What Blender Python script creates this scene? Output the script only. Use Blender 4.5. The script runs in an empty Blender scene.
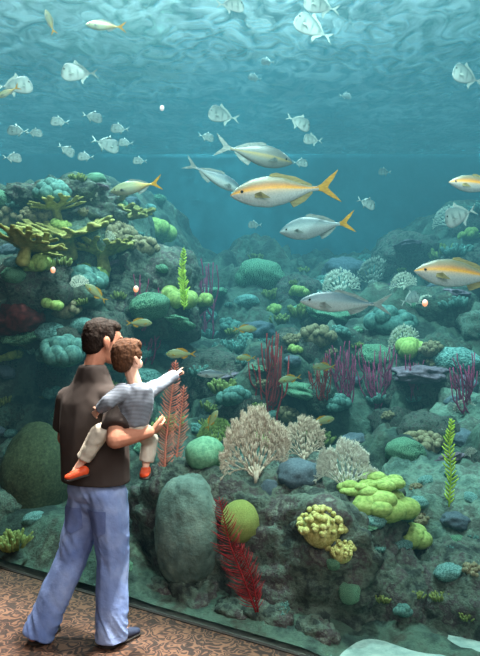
import bpy, bmesh, math, random
import numpy as np
from mathutils import Vector, Matrix, noise, Quaternion
from mathutils.bvhtree import BVHTree
random.seed(7)
F=703.0; CAMZ=1.7
def W(px,py,d): return Vector(((px-240)/F*d, d, CAMZ-(py-328)/F*d))
def s2l(v):
    v/=255.0
    return v/12.92 if v<=.04045 else ((v+.055)/1.055)**2.4
def C(r,g,b): return (s2l(r),s2l(g),s2l(b),1.0)
sc=bpy.context.scene
sc.view_settings.view_transform='Standard'
col=sc.collection

# ---------------------------------------------------------------- materials
def new_mat(name):
    m=bpy.data.materials.new(name); m.use_nodes=True
    nt=m.node_tree; b=nt.nodes['Principled BSDF']; return m,nt,b
def ramp(nt,cols,pos=None):
    r=nt.nodes.new('ShaderNodeValToRGB'); e=r.color_ramp.elements
    n=len(cols)
    if pos is None: pos=[.32+.36*i/(max(1,n-1)) for i in range(n)]
    e[0].position=pos[0]; e[0].color=cols[0]; e[1].position=pos[-1]; e[1].color=cols[-1]
    for i in range(1,n-1):
        x=e.new(pos[i]); x.color=cols[i]
    return r
def tex_mat(name,cols,scale=5,rough=.8,bump=.4,bscale=None,kind='noise',spec=.3,pos=None,stretch=(1,1,1),bkind='noise',detail=6,dist=.02):
    m,nt,b=new_mat(name)
    tc=nt.nodes.new('ShaderNodeTexCoord'); mp=nt.nodes.new('ShaderNodeMapping')
    mp.inputs['Scale'].default_value=stretch
    nt.links.new(tc.outputs['Object'],mp.inputs[0])
    def tx(k,s):
        if k=='noise':
            t=nt.nodes.new('ShaderNodeTexNoise'); t.inputs['Scale'].default_value=s; t.inputs['Detail'].default_value=detail; t.inputs['Roughness'].default_value=.65
            nt.links.new(mp.outputs[0],t.inputs['Vector']); return t.outputs['Fac']
        if k=='voronoi':
            t=nt.nodes.new('ShaderNodeTexVoronoi'); t.inputs['Scale'].default_value=s
            nt.links.new(mp.outputs[0],t.inputs['Vector']); return t.outputs['Distance']
        if k=='wave':
            t=nt.nodes.new('ShaderNodeTexWave'); t.inputs['Scale'].default_value=s; t.inputs['Distortion'].default_value=9; t.inputs['Detail'].default_value=2; t.inputs['Detail Scale'].default_value=1.5
            nt.links.new(mp.outputs[0],t.inputs['Vector']); return t.outputs['Fac']
        if k=='bands':
            t=nt.nodes.new('ShaderNodeTexWave'); t.bands_direction='Z'; t.inputs['Scale'].default_value=s; t.inputs['Distortion'].default_value=.6
            nt.links.new(mp.outputs[0],t.inputs['Vector']); return t.outputs['Fac']
    r=ramp(nt,cols,pos); nt.links.new(tx(kind,scale),r.inputs[0]); nt.links.new(r.outputs[0],b.inputs['Base Color'])
    b.inputs['Roughness'].default_value=rough; b.inputs['Specular IOR Level'].default_value=spec
    if bump:
        bp=nt.nodes.new('ShaderNodeBump'); bp.inputs['Strength'].default_value=bump; bp.inputs['Distance'].default_value=dist
        nt.links.new(tx(bkind,bscale or scale*3),bp.inputs['Height']); nt.links.new(bp.outputs[0],b.inputs['Normal'])
    return m
def vcol_mat(name,rough=.4,bump=.1,bscale=60,spec=.5):
    m,nt,b=new_mat(name)
    v=nt.nodes.new('ShaderNodeVertexColor'); v.layer_name='Col'
    tc=nt.nodes.new('ShaderNodeTexCoord'); t=nt.nodes.new('ShaderNodeTexNoise'); t.inputs['Scale'].default_value=bscale
    nt.links.new(tc.outputs['Object'],t.inputs['Vector'])
    r=ramp(nt,[(.72,.72,.72,1),(1,1,1,1)],[.35,.6])
    nt.links.new(t.outputs['Fac'],r.inputs[0])
    mx=nt.nodes.new('ShaderNodeMix'); mx.data_type='RGBA'; mx.blend_type='MULTIPLY'; mx.inputs[0].default_value=.7
    nt.links.new(v.outputs[0],mx.inputs[6]); nt.links.new(r.outputs[0],mx.inputs[7]); nt.links.new(mx.outputs[2],b.inputs['Base Color'])
    bp=nt.nodes.new('ShaderNodeBump'); bp.inputs['Strength'].default_value=bump; bp.inputs['Distance'].default_value=.005
    nt.links.new(t.outputs['Fac'],bp.inputs['Height']); nt.links.new(bp.outputs[0],b.inputs['Normal'])
    b.inputs['Roughness'].default_value=rough; b.inputs['Specular IOR Level'].default_value=spec
    return m

# ---------------------------------------------------------------- mesh helpers
def mesh_of(name,verts,faces,mat,smooth=True,cols=None):
    me=bpy.data.meshes.new(name); me.from_pydata([tuple(v) for v in verts],[],faces); me.update()
    if smooth: me.polygons.foreach_set('use_smooth',[True]*len(me.polygons))
    if mat: me.materials.append(mat)
    if cols is not None:
        a=me.color_attributes.new('Col','FLOAT_COLOR','POINT')
        a.data.foreach_set('color',np.array(cols,dtype=np.float32).ravel())
    return me
def obj(name,me,loc=(0,0,0),rot=None,scale=None,label=None,cat=None,group=None,kind=None,parent=None):
    o=bpy.data.objects.new(name,me); col.objects.link(o); o.location=loc
    if rot is not None: o.rotation_euler=rot
    if scale is not None: o.scale=scale if hasattr(scale,'__len__') else (scale,)*3
    if parent is not None: o.parent=parent
    if label: o['label']=label
    if cat: o['category']=cat
    if group: o['group']=group
    if kind: o['kind']=kind
    return o
_bm=bmesh.new(); bmesh.ops.create_icosphere(_bm,subdivisions=2,radius=1); ICO=[v.co.copy() for v in _bm.verts]; _bm.free()
def ico(sub):
    bm=bmesh.new(); bmesh.ops.create_icosphere(bm,subdivisions=sub,radius=1)
    v=[x.co.copy() for x in bm.verts]; f=[tuple(y.index for y in x.verts) for x in bm.faces]; bm.free(); return v,f
I3=Matrix.Identity(3)
def E(c,r,rot=I3):
    if not hasattr(r,'__len__'): r=(r,r,r)
    c=Vector(c)
    return [c+rot@Vector((p.x*r[0],p.y*r[1],p.z*r[2])) for p in ICO]
def DISC(p,d,r,n=20):
    d=Vector(d).normalized(); a=d.orthogonal().normalized(); b=d.cross(a)
    return [Vector(p)+a*math.cos(t*2*math.pi/n)*r+b*math.sin(t*2*math.pi/n)*r for t in range(n)]
def cap(p0,p1,r0,r1): return E(p0,r0)+E(p1,r1)
def hull_into(V,Fc,pts):
    bm=bmesh.new(); vs=[bm.verts.new(p) for p in pts]
    r=bmesh.ops.convex_hull(bm,input=vs)
    dl=[g for g in set(r['geom_interior']+r['geom_unused']) if isinstance(g,bmesh.types.BMVert)]
    if dl: bmesh.ops.delete(bm,geom=dl,context='VERTS')
    bm.verts.ensure_lookup_table(); bm.verts.index_update(); o=len(V)
    V.extend([v.co.copy() for v in bm.verts]); Fc.extend([tuple(o+x.index for x in f.verts) for f in bm.faces]); bm.free()
def blob(name,hulls,voxel,mat,smooth=4,origin=(0,0,0),disp=None):
    V=[];Fc=[]
    for h in hulls: hull_into(V,Fc,h)
    me=bpy.data.meshes.new('tmp'); me.from_pydata([tuple(v) for v in V],[],Fc); me.update()
    o=bpy.data.objects.new('tmp',me); col.objects.link(o)
    m=o.modifiers.new('r','REMESH'); m.mode='VOXEL'; m.voxel_size=voxel
    if smooth:
        s=o.modifiers.new('s','SMOOTH'); s.factor=.5; s.iterations=smooth
    dg=bpy.context.evaluated_depsgraph_get(); dg.update()
    ev=o.evaluated_get(dg); nm=bpy.data.meshes.new_from_object(ev)
    bpy.data.objects.remove(o); bpy.data.meshes.remove(me)
    nm.name=name; og=Vector(origin)
    nor=[v.normal.copy() for v in nm.vertices]
    for i,v in enumerate(nm.vertices):
        c=v.co.copy()
        if disp: c=c+nor[i]*disp(c,nor[i])
        v.co=c-og
    nm.polygons.foreach_set('use_smooth',[True]*len(nm.polygons))
    nm.materials.clear(); nm.materials.append(mat); nm.update(); return nm
def tube(V,Fc,pts,rad,n=6,flat=1.0):
    pts=[Vector(p) for p in pts]; o=len(V); ref=Vector((0,1,0))
    for i,p in enumerate(pts):
        d=(pts[min(i+1,len(pts)-1)]-pts[max(i-1,0)]).normalized()
        a=d.cross(ref)
        if a.length<.05: a=d.cross(Vector((1,0,0)))
        a.normalize(); b=a.cross(d)
        for k in range(n):
            t=2*math.pi*k/n; V.append(p+a*math.cos(t)*rad[i]+b*math.sin(t)*rad[i]*flat)
    for i in range(len(pts)-1):
        for k in range(n):
            k2=(k+1)%n; Fc.append((o+i*n+k,o+i*n+k2,o+(i+1)*n+k2,o+(i+1)*n+k))
    Fc.append(tuple(o+k for k in reversed(range(n)))); e=o+(len(pts)-1)*n; Fc.append(tuple(e+k for k in range(n)))

# ---------------------------------------------------------------- camera
cam=bpy.data.cameras.new('camera'); co=bpy.data.objects.new('camera',cam); col.objects.link(co)
co.location=(0,0,CAMZ); co.rotation_euler=(math.radians(90),0,0)
cam.sensor_fit='VERTICAL'; cam.sensor_height=36; cam.lens=36*F/656; cam.clip_start=.05
sc.camera=co

# ---------------------------------------------------------------- setting
G0=Vector((-1.70,4.98,0)); GD=Vector((.832,-.555,0)).normalized(); GN=Vector((-GD.y,GD.x,0))
def g(s,dn=0,z=0): p=G0+GD*s+GN*dn; return Vector((p.x,p.y,z))
def dgl(x,y): return (Vector((x,y,0))-G0).dot(GN)
m_carpet,nt,b=new_mat('carpet_weave')
tc=nt.nodes.new('ShaderNodeTexCoord'); t=nt.nodes.new('ShaderNodeTexNoise'); t.inputs['Scale'].default_value=13; t.inputs['Detail'].default_value=.5; t.inputs['Distortion'].default_value=1.3
nt.links.new(tc.outputs['Object'],t.inputs['Vector'])
ma=nt.nodes.new('ShaderNodeMath'); ma.operation='MULTIPLY'; ma.inputs[1].default_value=4.5; nt.links.new(t.outputs['Fac'],ma.inputs[0])
fr=nt.nodes.new('ShaderNodeMath'); fr.operation='PINGPONG'; fr.inputs[1].default_value=.5; nt.links.new(ma.outputs[0],fr.inputs[0])
r=ramp(nt,[C(38,22,16),C(58,35,26),C(104,70,52)],[.12,.24,.36]); nt.links.new(fr.outputs[0],r.inputs[0])
nt.links.new(r.outputs[0],b.inputs['Base Color']); b.inputs['Roughness'].default_value=.95
t2=nt.nodes.new('ShaderNodeTexNoise'); t2.inputs['Scale'].default_value=250; nt.links.new(tc.outputs['Object'],t2.inputs['Vector'])
bp=nt.nodes.new('ShaderNodeBump'); bp.inputs['Strength'].default_value=.5; bp.inputs['Distance'].default_value=.01; nt.links.new(t2.outputs['Fac'],bp.inputs['Height']); nt.links.new(bp.outputs[0],b.inputs['Normal'])
def prism(name,poly,z0,z1,mat,kind='structure',label=None):
    n=len(poly); V=[(p[0],p[1],z0) for p in poly]+[(p[0],p[1],z1) for p in poly]
    Fc=[tuple(reversed(range(n))),tuple(range(n,2*n))]+[(i,(i+1)%n,n+(i+1)%n,n+i) for i in range(n)]
    return obj(name,mesh_of(name,V,Fc,mat,False),kind=kind,label=label)
prism('floor',[(-9,-3.2),(9,-3.2),g(9,0),g(-8.5,0)],-.12,0,m_carpet,label='brown and tan patterned carpet floor')
m_trim=tex_mat('dark_sill',[C(40,34,32),C(62,52,48)],8,.6,.1)
prism('trim_1',[g(-8,-.006),g(8,-.006),g(8,.02),g(-8,.02)],0,.006,m_trim,label='dark sill under the aquarium window')
m_sand=tex_mat('sand',[C(116,140,134),C(168,186,176)],9,.9,.4,40)
YB=13.2; YU=26
prism('floor_tank',[g(-8.5,.02),g(9,.02),Vector((9,YB,0)),Vector((-9,YB,0))],-.2,-.002,m_sand,label='pale sand on the aquarium bottom')
m_wall=tex_mat('tank_wall',[C(48,106,120),C(78,142,154)],.8,.9,.2)
m_room=tex_mat('room_wall',[C(70,64,60),C(84,78,72)],2,.9,.1)
m_pale=tex_mat('pale_plaster',[C(110,135,140),C(160,182,186)],.7,.9,.1)
m_ceil_glow,nt,b=new_mat('added_ceiling_glow'); b.inputs['Base Color'].default_value=(.6,.7,.72,1); b.inputs['Emission Color'].default_value=(.62,.90,.92,1)  # added ceiling glow, no real source, brightens the water surface from above
tc=nt.nodes.new('ShaderNodeTexCoord'); t=nt.nodes.new('ShaderNodeTexNoise'); t.inputs['Scale'].default_value=.9; nt.links.new(tc.outputs['Object'],t.inputs['Vector'])
mr=nt.nodes.new('ShaderNodeMapRange'); mr.inputs[1].default_value=.38; mr.inputs[2].default_value=.66; mr.inputs[3].default_value=.14; mr.inputs[4].default_value=.66
nt.links.new(t.outputs['Fac'],mr.inputs[0]); nt.links.new(mr.outputs[0],b.inputs['Emission Strength'])
prism('wall_back',[(-9,YB),(9,YB),(9,YB+.2),(-9,YB+.2)],-.2,4.97,m_wall,label='blue-green painted wall of the aquarium tank')
prism('wall_upper',[(-9,YU),(9,YU),(9,YU+.2),(-9,YU+.2)],-.2,7.2,m_pale,label='pale wall of the hall above the tank')
prism('floor_upper',[(-9,YB+.2),(9,YB+.2),(9,YU),(-9,YU)],4.8,4.95,m_pale,label='pale service floor behind the tank')
prism('wall_right',[(9,-3.2),(9.2,-3.2),(9.2,YU),(9,YU)],-.2,7.2,m_wall,label='blue-green painted side wall of the aquarium tank')
prism('wall_left',[(-9.2,-3.2),(-9,-3.2),(-9,YU),(-9.2,YU)],-.2,7.2,m_wall,label='blue-green painted side wall of the aquarium tank')
prism('wall_front',[(-9,-3.4),(9,-3.4),(9,-3.2),(-9,-3.2)],-.2,7.2,m_room,label='plain grey-brown wall of the visitor hall')
prism('ceiling',[(-9.2,-3.4),(9.2,-3.4),(9.2,YU+.2),(-9.2,YU+.2)],7.2,7.4,m_ceil_glow,label='hall ceiling with an added glow that brightens the water surface')
prism('wall_light_block',[g(-8.7,-.1),g(9.5,-.1),g(9.5,.05),g(-8.7,.05)],5.15,7.2,m_room,label='unseen wall added above the viewing window to keep tank light out')  # added out of view to keep tank light off the visitor side
prism('ceiling_hall',[(-9,-3.2),(9,-3.2),g(9.4,-.1),g(-8.6,-.1)],5.15,5.25,m_room,label='plain ceiling of the visitor hall')
SURF=4.94
nx,ny=190,170; V=[];Fc=[]
for j in range(ny):
    for i in range(nx):
        x=-8.9+17.8*i/(nx-1); y=0+(YB-.05)*j/(ny-1)
        z=SURF+.014*noise.fractal(Vector((x*1.1,y*1.1,1)),.8,2,3)
        V.append((x,y,z))
ins=[dgl(v[0],v[1])>.06 for v in V]
for j in range(ny-1):
    for i in range(nx-1):
        a=j*nx+i; q=(a,a+1,a+nx+1,a+nx)
        if all(ins[k] for k in q): Fc.append(q)
m,nt,b=new_mat('water_surface'); nt.nodes.remove(b)
tr=nt.nodes.new('ShaderNodeBsdfTransparent'); tr.inputs[0].default_value=(.78,.96,.97,1)
gl=nt.nodes.new('ShaderNodeBsdfGlossy'); gl.inputs['Roughness'].default_value=.10; gl.inputs['Color'].default_value=(.95,1,.98,1)
tc=nt.nodes.new('ShaderNodeTexCoord'); mp=nt.nodes.new('ShaderNodeMapping'); mp.inputs['Scale'].default_value=(2.4,1.7,1)
nn=nt.nodes.new('ShaderNodeTexNoise'); nn.inputs['Scale'].default_value=1.6; nn.inputs['Detail'].default_value=2.5; nn.inputs['Distortion'].default_value=1.6
nt.links.new(tc.outputs['Object'],mp.inputs[0]); nt.links.new(mp.outputs[0],nn.inputs['Vector'])
bp=nt.nodes.new('ShaderNodeBump'); bp.inputs['Strength'].default_value=.6; bp.inputs['Distance'].default_value=.035; nt.links.new(nn.outputs['Fac'],bp.inputs['Height']); nt.links.new(bp.outputs[0],gl.inputs['Normal'])
rr=ramp(nt,[(.50,.50,.50,1),(.92,.92,.92,1)],[.34,.66]); nt.links.new(nn.outputs['Fac'],rr.inputs[0])
mx=nt.nodes.new('ShaderNodeMixShader'); nt.links.new(rr.outputs[0],mx.inputs[0])
nt.links.new(tr.outputs[0],mx.inputs[1]); nt.links.new(gl.outputs[0],mx.inputs[2]); nt.links.new(mx.outputs[0],nt.nodes['Material Output'].inputs[0])
o=obj('water_surface',mesh_of('water_surface',V,Fc,m),kind='stuff',label='rippling water surface seen from below',cat='water')

# ---------------------------------------------------------------- reef terrain
def sm(t): t=max(0,min(1,t)); return t*t*(3-2*t)
def H(x,y):
    d=dgl(x,y); e=sm((x-.3)/.5); st=-.02+.24*e; lo=sm((x+.75)/.25)*(1-sm((y-4.9)/.5))
    h=.03-.09*e+.5*max(0,min(d,4.2)-.75)+(.30-.22*lo)*sm((d-st)/.35)
    h+=2.35*sm((-x-.55)/1.15)*sm((y-5.7)/1.4)
    h+=1.2*sm((x-1.8)/1.8)*sm((y-8.0)/2.2)
    h+=.85*sm((y-8.6)/2.6)*(1-.6*sm((-x-.5)/1.2))
    k=sm((d-.25)/.8)
    h+=k*(.44*noise.fractal(Vector((x*1.1,y*1.1,.3)),.9,2,4)+.24*abs(noise.noise(Vector((x*2.6,y*2.6,4))))-.08+.10*abs(noise.noise(Vector((x*7,y*7,2)))))
    return h if h<3.2 else 3.2+.55*math.tanh((h-3.2)/.8)
nx,ny=330,240; V=[];Fc=[]; ins=[]
for j in range(ny):
    for i in range(nx):
        x=-6+12.4*i/(nx-1); y=2.8+10.0*j/(ny-1); d=dgl(x,y); ins.append(d>-.03)
        if d<.03: x+=GN.x*(.03-d); y+=GN.y*(.03-d)
        h=H(x,y); q=Vector((x*2.3,y*2.3,h*2.3))
        k=sm((dgl(x,y)-.4)/.8)*.16
        V.append((x+k*noise.noise(q+Vector((9,0,0))),y+k*noise.noise(q+Vector((0,7,0))),h+.1*k*noise.noise(q*4)))
for j in range(ny-1):
    for i in range(nx-1):
        a=j*nx+i; q=(a,a+1,a+nx+1,a+nx)
        if all(ins[k] for k in q): Fc.append(q)
def rockmat(name,cols,sc1=3.0):
    return tex_mat(name,cols,sc1,.9,1.0,sc1*5,pos=[.30,.42,.5,.58,.72],detail=10,dist=.04)
m_reef=rockmat('reef_rock',[C(22,32,32),C(48,64,58),C(76,98,84),C(60,62,54),C(118,142,118)],2.6)
m_rock2=rockmat('dark_reef_rock',[C(28,33,34),C(58,67,62),C(96,110,96),C(72,62,64),C(144,158,138)],6.0)
m_rock3=rockmat('green_reef_rock',[C(38,52,50),C(78,102,92),C(110,136,120),C(84,92,84),C(152,174,152)],4.0)
m_rock4=tex_mat('smooth_green_boulder',[C(64,82,76),C(96,116,106),C(122,140,126)],5,.9,.6,30,dist=.02)
obj('reef_slope',mesh_of('reef_slope',V,Fc,m_reef),label='rugged coral-covered rock slope rising through the aquarium',cat='reef',kind='stuff')
BV=[Vector(v) for v in V]; BF=list(Fc)
SP6=ico(6); SP5=ico(5); SP4=ico(4); SP3=ico(3)
def rockmesh(rad,rotz,seed,boxy=3.0,amp=.16,S=SP5):
    V=[]; Rm=Matrix.Rotation(rotz,3,'Z')
    for p in S[0]:
        k=(abs(p.x)**boxy+abs(p.y)**boxy+abs(p.z)**boxy)**(1/boxy); q=p/k
        n=1+amp*noise.fractal(q*1.3+Vector((seed,0,0)),.8,2,6)+.6*amp*abs(noise.noise(q*3.2+Vector((0,seed,0))))-.45*amp*(1-abs(noise.noise(q*6+Vector((0,seed,3)))))**6+.10*amp*noise.noise(q*17)
        q=q*n; V.append(Rm@Vector((q.x*rad[0],q.y*rad[1],q.z*rad[2])))
    return V
def rock(center,rad,rotz,mat,seed,boxy=3.0,amp=.16,lab='mottled brown reef boulder encrusted with algae',name='reef_boulder',S=SP5):
    V=rockmesh(rad,rotz,seed,boxy,amp,S)
    c=Vector(center); o=len(BV); BV.extend([v+c for v in V]); BF.extend([tuple(o+i for i in f) for f in S[1]])
    return obj(name,mesh_of(name,V,S[1],mat),loc=c,label=lab,cat='rock')
RA=math.radians(-33.7)
rock((.14,4.66,.12),(.94,.50,.68),RA,m_rock2,3.1,4.4,.15,'large dark craggy reef rock carrying corals and sea fans',S=SP6)
rock((1.36,4.85,.12),(.60,.48,.60),RA,m_rock3,7.7,3,.18,'large rounded greenish reef boulder speckled with algae')
rock((1.42,4.10,-.05),(.50,.30,.44),RA,m_rock2,8.7,3,.18,'low green-grey reef rock beside the sand')
rock((.82,4.16,-.02),(.28,.2,.38),RA,m_rock2,22.7,3,.2,'dark rock against the large reef rock')
rock(W(188,530,4.38),(.22,.18,.34),RA,m_rock4,12.7,2.3,.06,'big smooth rounded grey-green boulder against the large rock')
rock((-1.2,5.95,.1),(.75,.4,.42),RA,m_rock2,5.3,3,.2,'low dark reef rock beside the visitors')
rock((-.72,5.0,.0),(.36,.22,.26),RA,m_rock2,25.3,3,.2,'low dark reef rock at the window')
rock((2.2,5.9,.55),(.7,.6,.62),RA,m_rock3,9.3,3,.2)
rock((-2.0,6.35,1.9),(.7,.6,.45),.3,m_reef,15.1,2.6,.25)
rock((-1.75,7.2,2.9),(.55,.6,.28),.1,m_rock2,16.1,2.6,.25)
rock((-.9,7.1,2.0),(.5,.5,.5),.1,m_rock2,18.1,2.6,.25)
rock((3.4,8.6,1.9),(.7,.6,.8),.4,m_reef,21.1,2.6,.25)
for i,(s_,dn,r_) in enumerate(((1.02,.24,.13),(1.30,.20,.10),(1.56,.22,.14),(1.88,.19,.11),(2.12,.22,.13),(2.40,.20,.10),(.62,.22,.12))):
    p=g(s_,dn,.0); rock((p.x,p.y,.015),(r_*1.3,r_*.8,r_),RA,m_rock2,40+i*3.3,2.8,.25,'small dark rubble rock at the window base',name='rubble_rock',S=SP4)
CO=Vector((0,0,CAMZ))
bvh=BVHTree.FromPolygons(BV,BF)
def snap(px,py):
    d=(W(px,py,1)-CO).normalized(); h=bvh.ray_cast(CO,d,30)
    return (h[0],h[1]) if h[0] is not None else (None,None)
rnd=random.Random(11)
rp=[]
for k,mt in enumerate((m_reef,m_rock3,m_rock2,m_rock2)):
    vv=rockmesh((1,.85,.75),0,30+k,2.6,.2,SP4); rp.append((mesh_of('reef_rock',vv,SP4[1],mt),vv))
rpts=[];c=0;tr_=0
while c<34 and tr_<3000:
    tr_+=1; px=rnd.uniform(-10,490); py=rnd.uniform(190,520)
    if 150<px<400 and (py<290 or py>435): continue
    if px<240 and py<240: continue
    p,n=snap(px,py)
    if p is None or p.y<5.1 or p.y>11.5: continue
    s=rnd.uniform(20,44)/F*p.y
    if any((p-q).length<(s+r_)*.8 for q,r_ in rpts): continue
    rpts.append((p,s)); k=rnd.randrange(4); rz=rnd.uniform(0,6)
    me,vv=rp[k]; loc=p+Vector((0,.25*s,-.25*s))
    obj('reef_rock',me,loc,(0,0,rz),s,'craggy rock on the reef slope','rock','reef slope rocks')
    Rm=Matrix.Rotation(rz,3,'Z'); o_=len(BV); BV.extend([Rm@v*s+loc for v in vv]); BF.extend([tuple(o_+i for i in f) for f in SP4[1]]); c+=1
bvh=BVHTree.FromPolygons(BV,BF)

# ---------------------------------------------------------------- coral prototypes
def dome(seed,sub=SP4,flat=.75,amp=.12,freq=1.6):
    V=[]
    for p in sub[0]:
        n=1+amp*noise.fractal(p*freq+Vector((seed,1,0)),.9,2,3)
        V.append(Vector((p.x*n,p.y*n,p.z*n*flat)))
    return V,sub[1]
def lobes(seed,n=26,r=.22,flat=.7,spread=1.0):
    rnd=random.Random(seed); V=[];Fc=[]
    for i in range(n):
        t=math.acos(1-rnd.random()*1.0); a=rnd.random()*6.283+i*2.4
        c=Vector((math.sin(t)*math.cos(a),math.sin(t)*math.sin(a),math.cos(t)*flat))*(1-r*.6)*spread
        rr=r*(.75+.5*rnd.random()); o=len(V)
        V.extend([c+p*rr for p in SP3[0]]); Fc.extend([tuple(o+k for k in f) for f in SP3[1]])
    o=len(V); V.extend([Vector((p.x*.8,p.y*.8,p.z*.8*flat)) for p in SP3[0]]); Fc.extend([tuple(o+k for k in f) for f in SP3[1]])
    return V,Fc
def fingers(seed,n=40,ln=1.0):
    rnd=random.Random(seed); V=[];Fc=[]
    for i in range(n):
        a=rnd.random()*6.283; rr=rnd.random()**.5*.55; b=Vector((math.cos(a)*rr,math.sin(a)*rr,-.1))
        d=Vector((math.cos(a)*rr*1.2+rnd.uniform(-.2,.2),math.sin(a)*rr*1.2+rnd.uniform(-.2,.2),1)).normalized()
        L=ln*(.6+.5*rnd.random())*(1-.4*rr); q=.07+.03*rnd.random()
        tube(V,Fc,[b,b+d*L*.5+Vector((rnd.uniform(-.05,.05),0,0)),b+d*L*.9,b+d*L],[q,q*1.0,q*.9,q*.45],7)
    return V,Fc
def fan(seed,w=1.0,n0=8,dth=7,thick=1.0):
    V=[];Fc=[]; rnd=random.Random(seed)
    def R(a): return (.9+.12*math.sin(a))*(1+.34*noise.noise(Vector((a*2.3+seed,0,0)))+.16*noise.noise(Vector((a*8,seed,1))))
    def grow(p,a,r,dep):
        L=(.19-.012*(dth-dep))*rnd.uniform(.75,1.15); a1=a+rnd.uniform(-.12,.12)
        y=.04*math.sin(p.x*5+seed)+.008*rnd.uniform(-1,1)
        q=p+Vector((math.cos(a1)*L*w,0,math.sin(a1)*L)); q.y=y
        m=(p+q)/2+Vector((rnd.uniform(-.012,.012),0,rnd.uniform(-.012,.012)))
        if math.hypot(q.x/w,q.z)>R(math.atan2(q.z,q.x/w)) : return
        r2=max(.0048*thick,r*.72); tube(V,Fc,[p,m,q],[r,(r+r2)/2,r2],4)
        for t in (.2,.4,.6,.8):
            for sg in (-1,1):
                if rnd.random()<.7:
                    b=p.lerp(q,t); aa=a1+sg*rnd.uniform(.35,.6); l=.055*rnd.uniform(.6,1.3)
                    tube(V,Fc,[b,b+Vector((math.cos(aa)*l*w,rnd.uniform(-.004,.004),math.sin(aa)*l))],[.0045*thick,.003],3)
        if dep<=0: return
        sp=rnd.uniform(.16,.30)
        grow(q,a1+sp,r2,dep-1); grow(q,a1-sp,r2,dep-1)
        if rnd.random()<.10: grow(q,a1,r2,dep-2)
    for i in range(n0):
        a=math.radians(20+140*i/(n0-1)); p=Vector((math.cos(a)*.04,0,.02)); grow(p,math.pi/2+(a-math.pi/2)*.85,.022*thick,dth-1)
    tube(V,Fc,[(0,0,-.12),(0,0,.09)],[.045,.035],7)
    return V,Fc
def feather(pts,n,ln,ang,rb,rs,seed,both=True,jit=.15,blade=1.0,taper=1.0,dep=.3):
    rnd=random.Random(seed); V=[];Fc=[]; P=[Vector(p) for p in pts]
    def at(t):
        t=t*(len(P)-1); i=min(int(t),len(P)-2); return P[i].lerp(P[i+1],t-i),(P[i+1]-P[i]).normalized()
    S=[at(k/14)[0] for k in range(15)]; tube(V,Fc,S,[rs*(1-.7*k/14) for k in range(15)],6)
    for k in range(n):
        for sg in (-1,1):
            t=.04+.94*(k+(.5 if sg>0 else 0))/n; p,d=at(t)
            nn=Vector((-d.z,0,d.x))*sg; a=ang+rnd.uniform(-jit,jit)
            L=ln*(math.sin(math.pi*min(1,(t*.8+.18)))**.6 if taper else 1)*rnd.uniform(.75,1.15)
            e=d*math.cos(a)+nn*math.sin(a)+Vector((0,rnd.uniform(-dep,dep),0))
            e2=(e+d*.35).normalized()
            tube(V,Fc,[p,p+e*L*.5,p+e*L*.5+e2*L*.5],[rb,rb*.9,rb*.35],5,blade)
    return V,Fc
def whips(seed,n=9,h=1.0,sp=.35,th=.012):
    rnd=random.Random(seed); V=[];Fc=[]
    for i in range(n):
        x=rnd.uniform(-.10,.10); y=rnd.uniform(-.08,.08); dx=rnd.uniform(-sp,sp); dy=rnd.uniform(-sp,sp)*.6; L=h*rnd.uniform(.55,1); ph=rnd.uniform(0,6)
        pts=[Vector((x+dx*(t**.6)+.02*math.sin(t*9+ph),y+dy*t,-.05+L*t)) for t in [k/10 for k in range(11)]]
        tube(V,Fc,pts,[th*(1-.045*k) for k in range(11)],6)
        for q in range(rnd.randint(1,3)):
            k=rnd.randint(2,6); b=pts[k]; sx=rnd.choice((-1,1)); l2=(L-b.z)*rnd.uniform(.6,.95)
            tube(V,Fc,[b,b+Vector((.05*sx,0,.06)),b+Vector((.07*sx,0,.4*l2)),b+Vector((.085*sx,.02,l2))],[th*.8,th*.8,th*.7,th*.5],5)
    return V,Fc
def elkhorn(seed,n=9):
    rnd=random.Random(seed); hs=[]
    hs.append(E((0,0,-.25),(.16,.14,.1))+E((0,0,.05),(.12,.1,.08)))
    for i in range(n):
        a=i*6.283/n+rnd.uniform(-.25,.25); p=Vector((0,0,.05)); d=Vector((math.cos(a),math.sin(a),rnd.uniform(.05,.4))).normalized(); w=.095
        def grow(p,d,w,dep):
            L=rnd.uniform(.20,.30); q=p+d*L; side=d.cross(Vector((0,0,1))).normalized()
            Rm=Matrix((side,d,side.cross(d))).transposed()
            hs.append(E(p,(w,w*.6,.032),Rm)+E(q,(w*1.3,w*.5,.026),Rm))
            if dep>0:
                for sg in (-1,1):
                    d2=(d+side*sg*rnd.uniform(.35,.8)+Vector((0,0,rnd.uniform(-.05,.3)))).normalized()
                    grow(q,d2,w*.78,dep-1)
        grow(p,d,w,2)
    return hs

m_brain_g=tex_mat('green_brain_coral',[C(50,96,74),C(92,146,114),C(130,178,142)],7,.8,.6,14,kind='wave',bkind='wave')
m_domeg=tex_mat('smooth_green_coral',[C(84,134,104),C(112,160,124),C(134,180,142)],6,.8,.5,26,bkind='voronoi')
m_brain_t=tex_mat('teal_brain_coral',[C(54,92,90),C(88,132,126),C(120,162,154)],9,.8,.7,16,kind='voronoi',bkind='voronoi',pos=[.1,.4,.7])
m_brown=tex_mat('mossy_mound_coral',[C(44,52,36),C(62,72,48),C(80,90,62)],14,.9,.6,50)
m_bluegrey=tex_mat('bluegrey_coral',[C(60,74,84),C(100,116,124)],12,.85,.6,30)
m_yel=tex_mat('mustard_coral',[C(124,120,60),C(172,168,98),C(204,200,138)],10,.8,.4,30)
m_lime=tex_mat('lime_lobe_coral',[C(104,128,64),C(144,166,86),C(172,190,114)],6,.75,.4,30)
m_ballg=tex_mat('yellow_green_ball_coral',[C(122,136,64),C(164,178,96)],26,.85,.7,40,kind='voronoi',bkind='voronoi',pos=[.1,.7])
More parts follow.
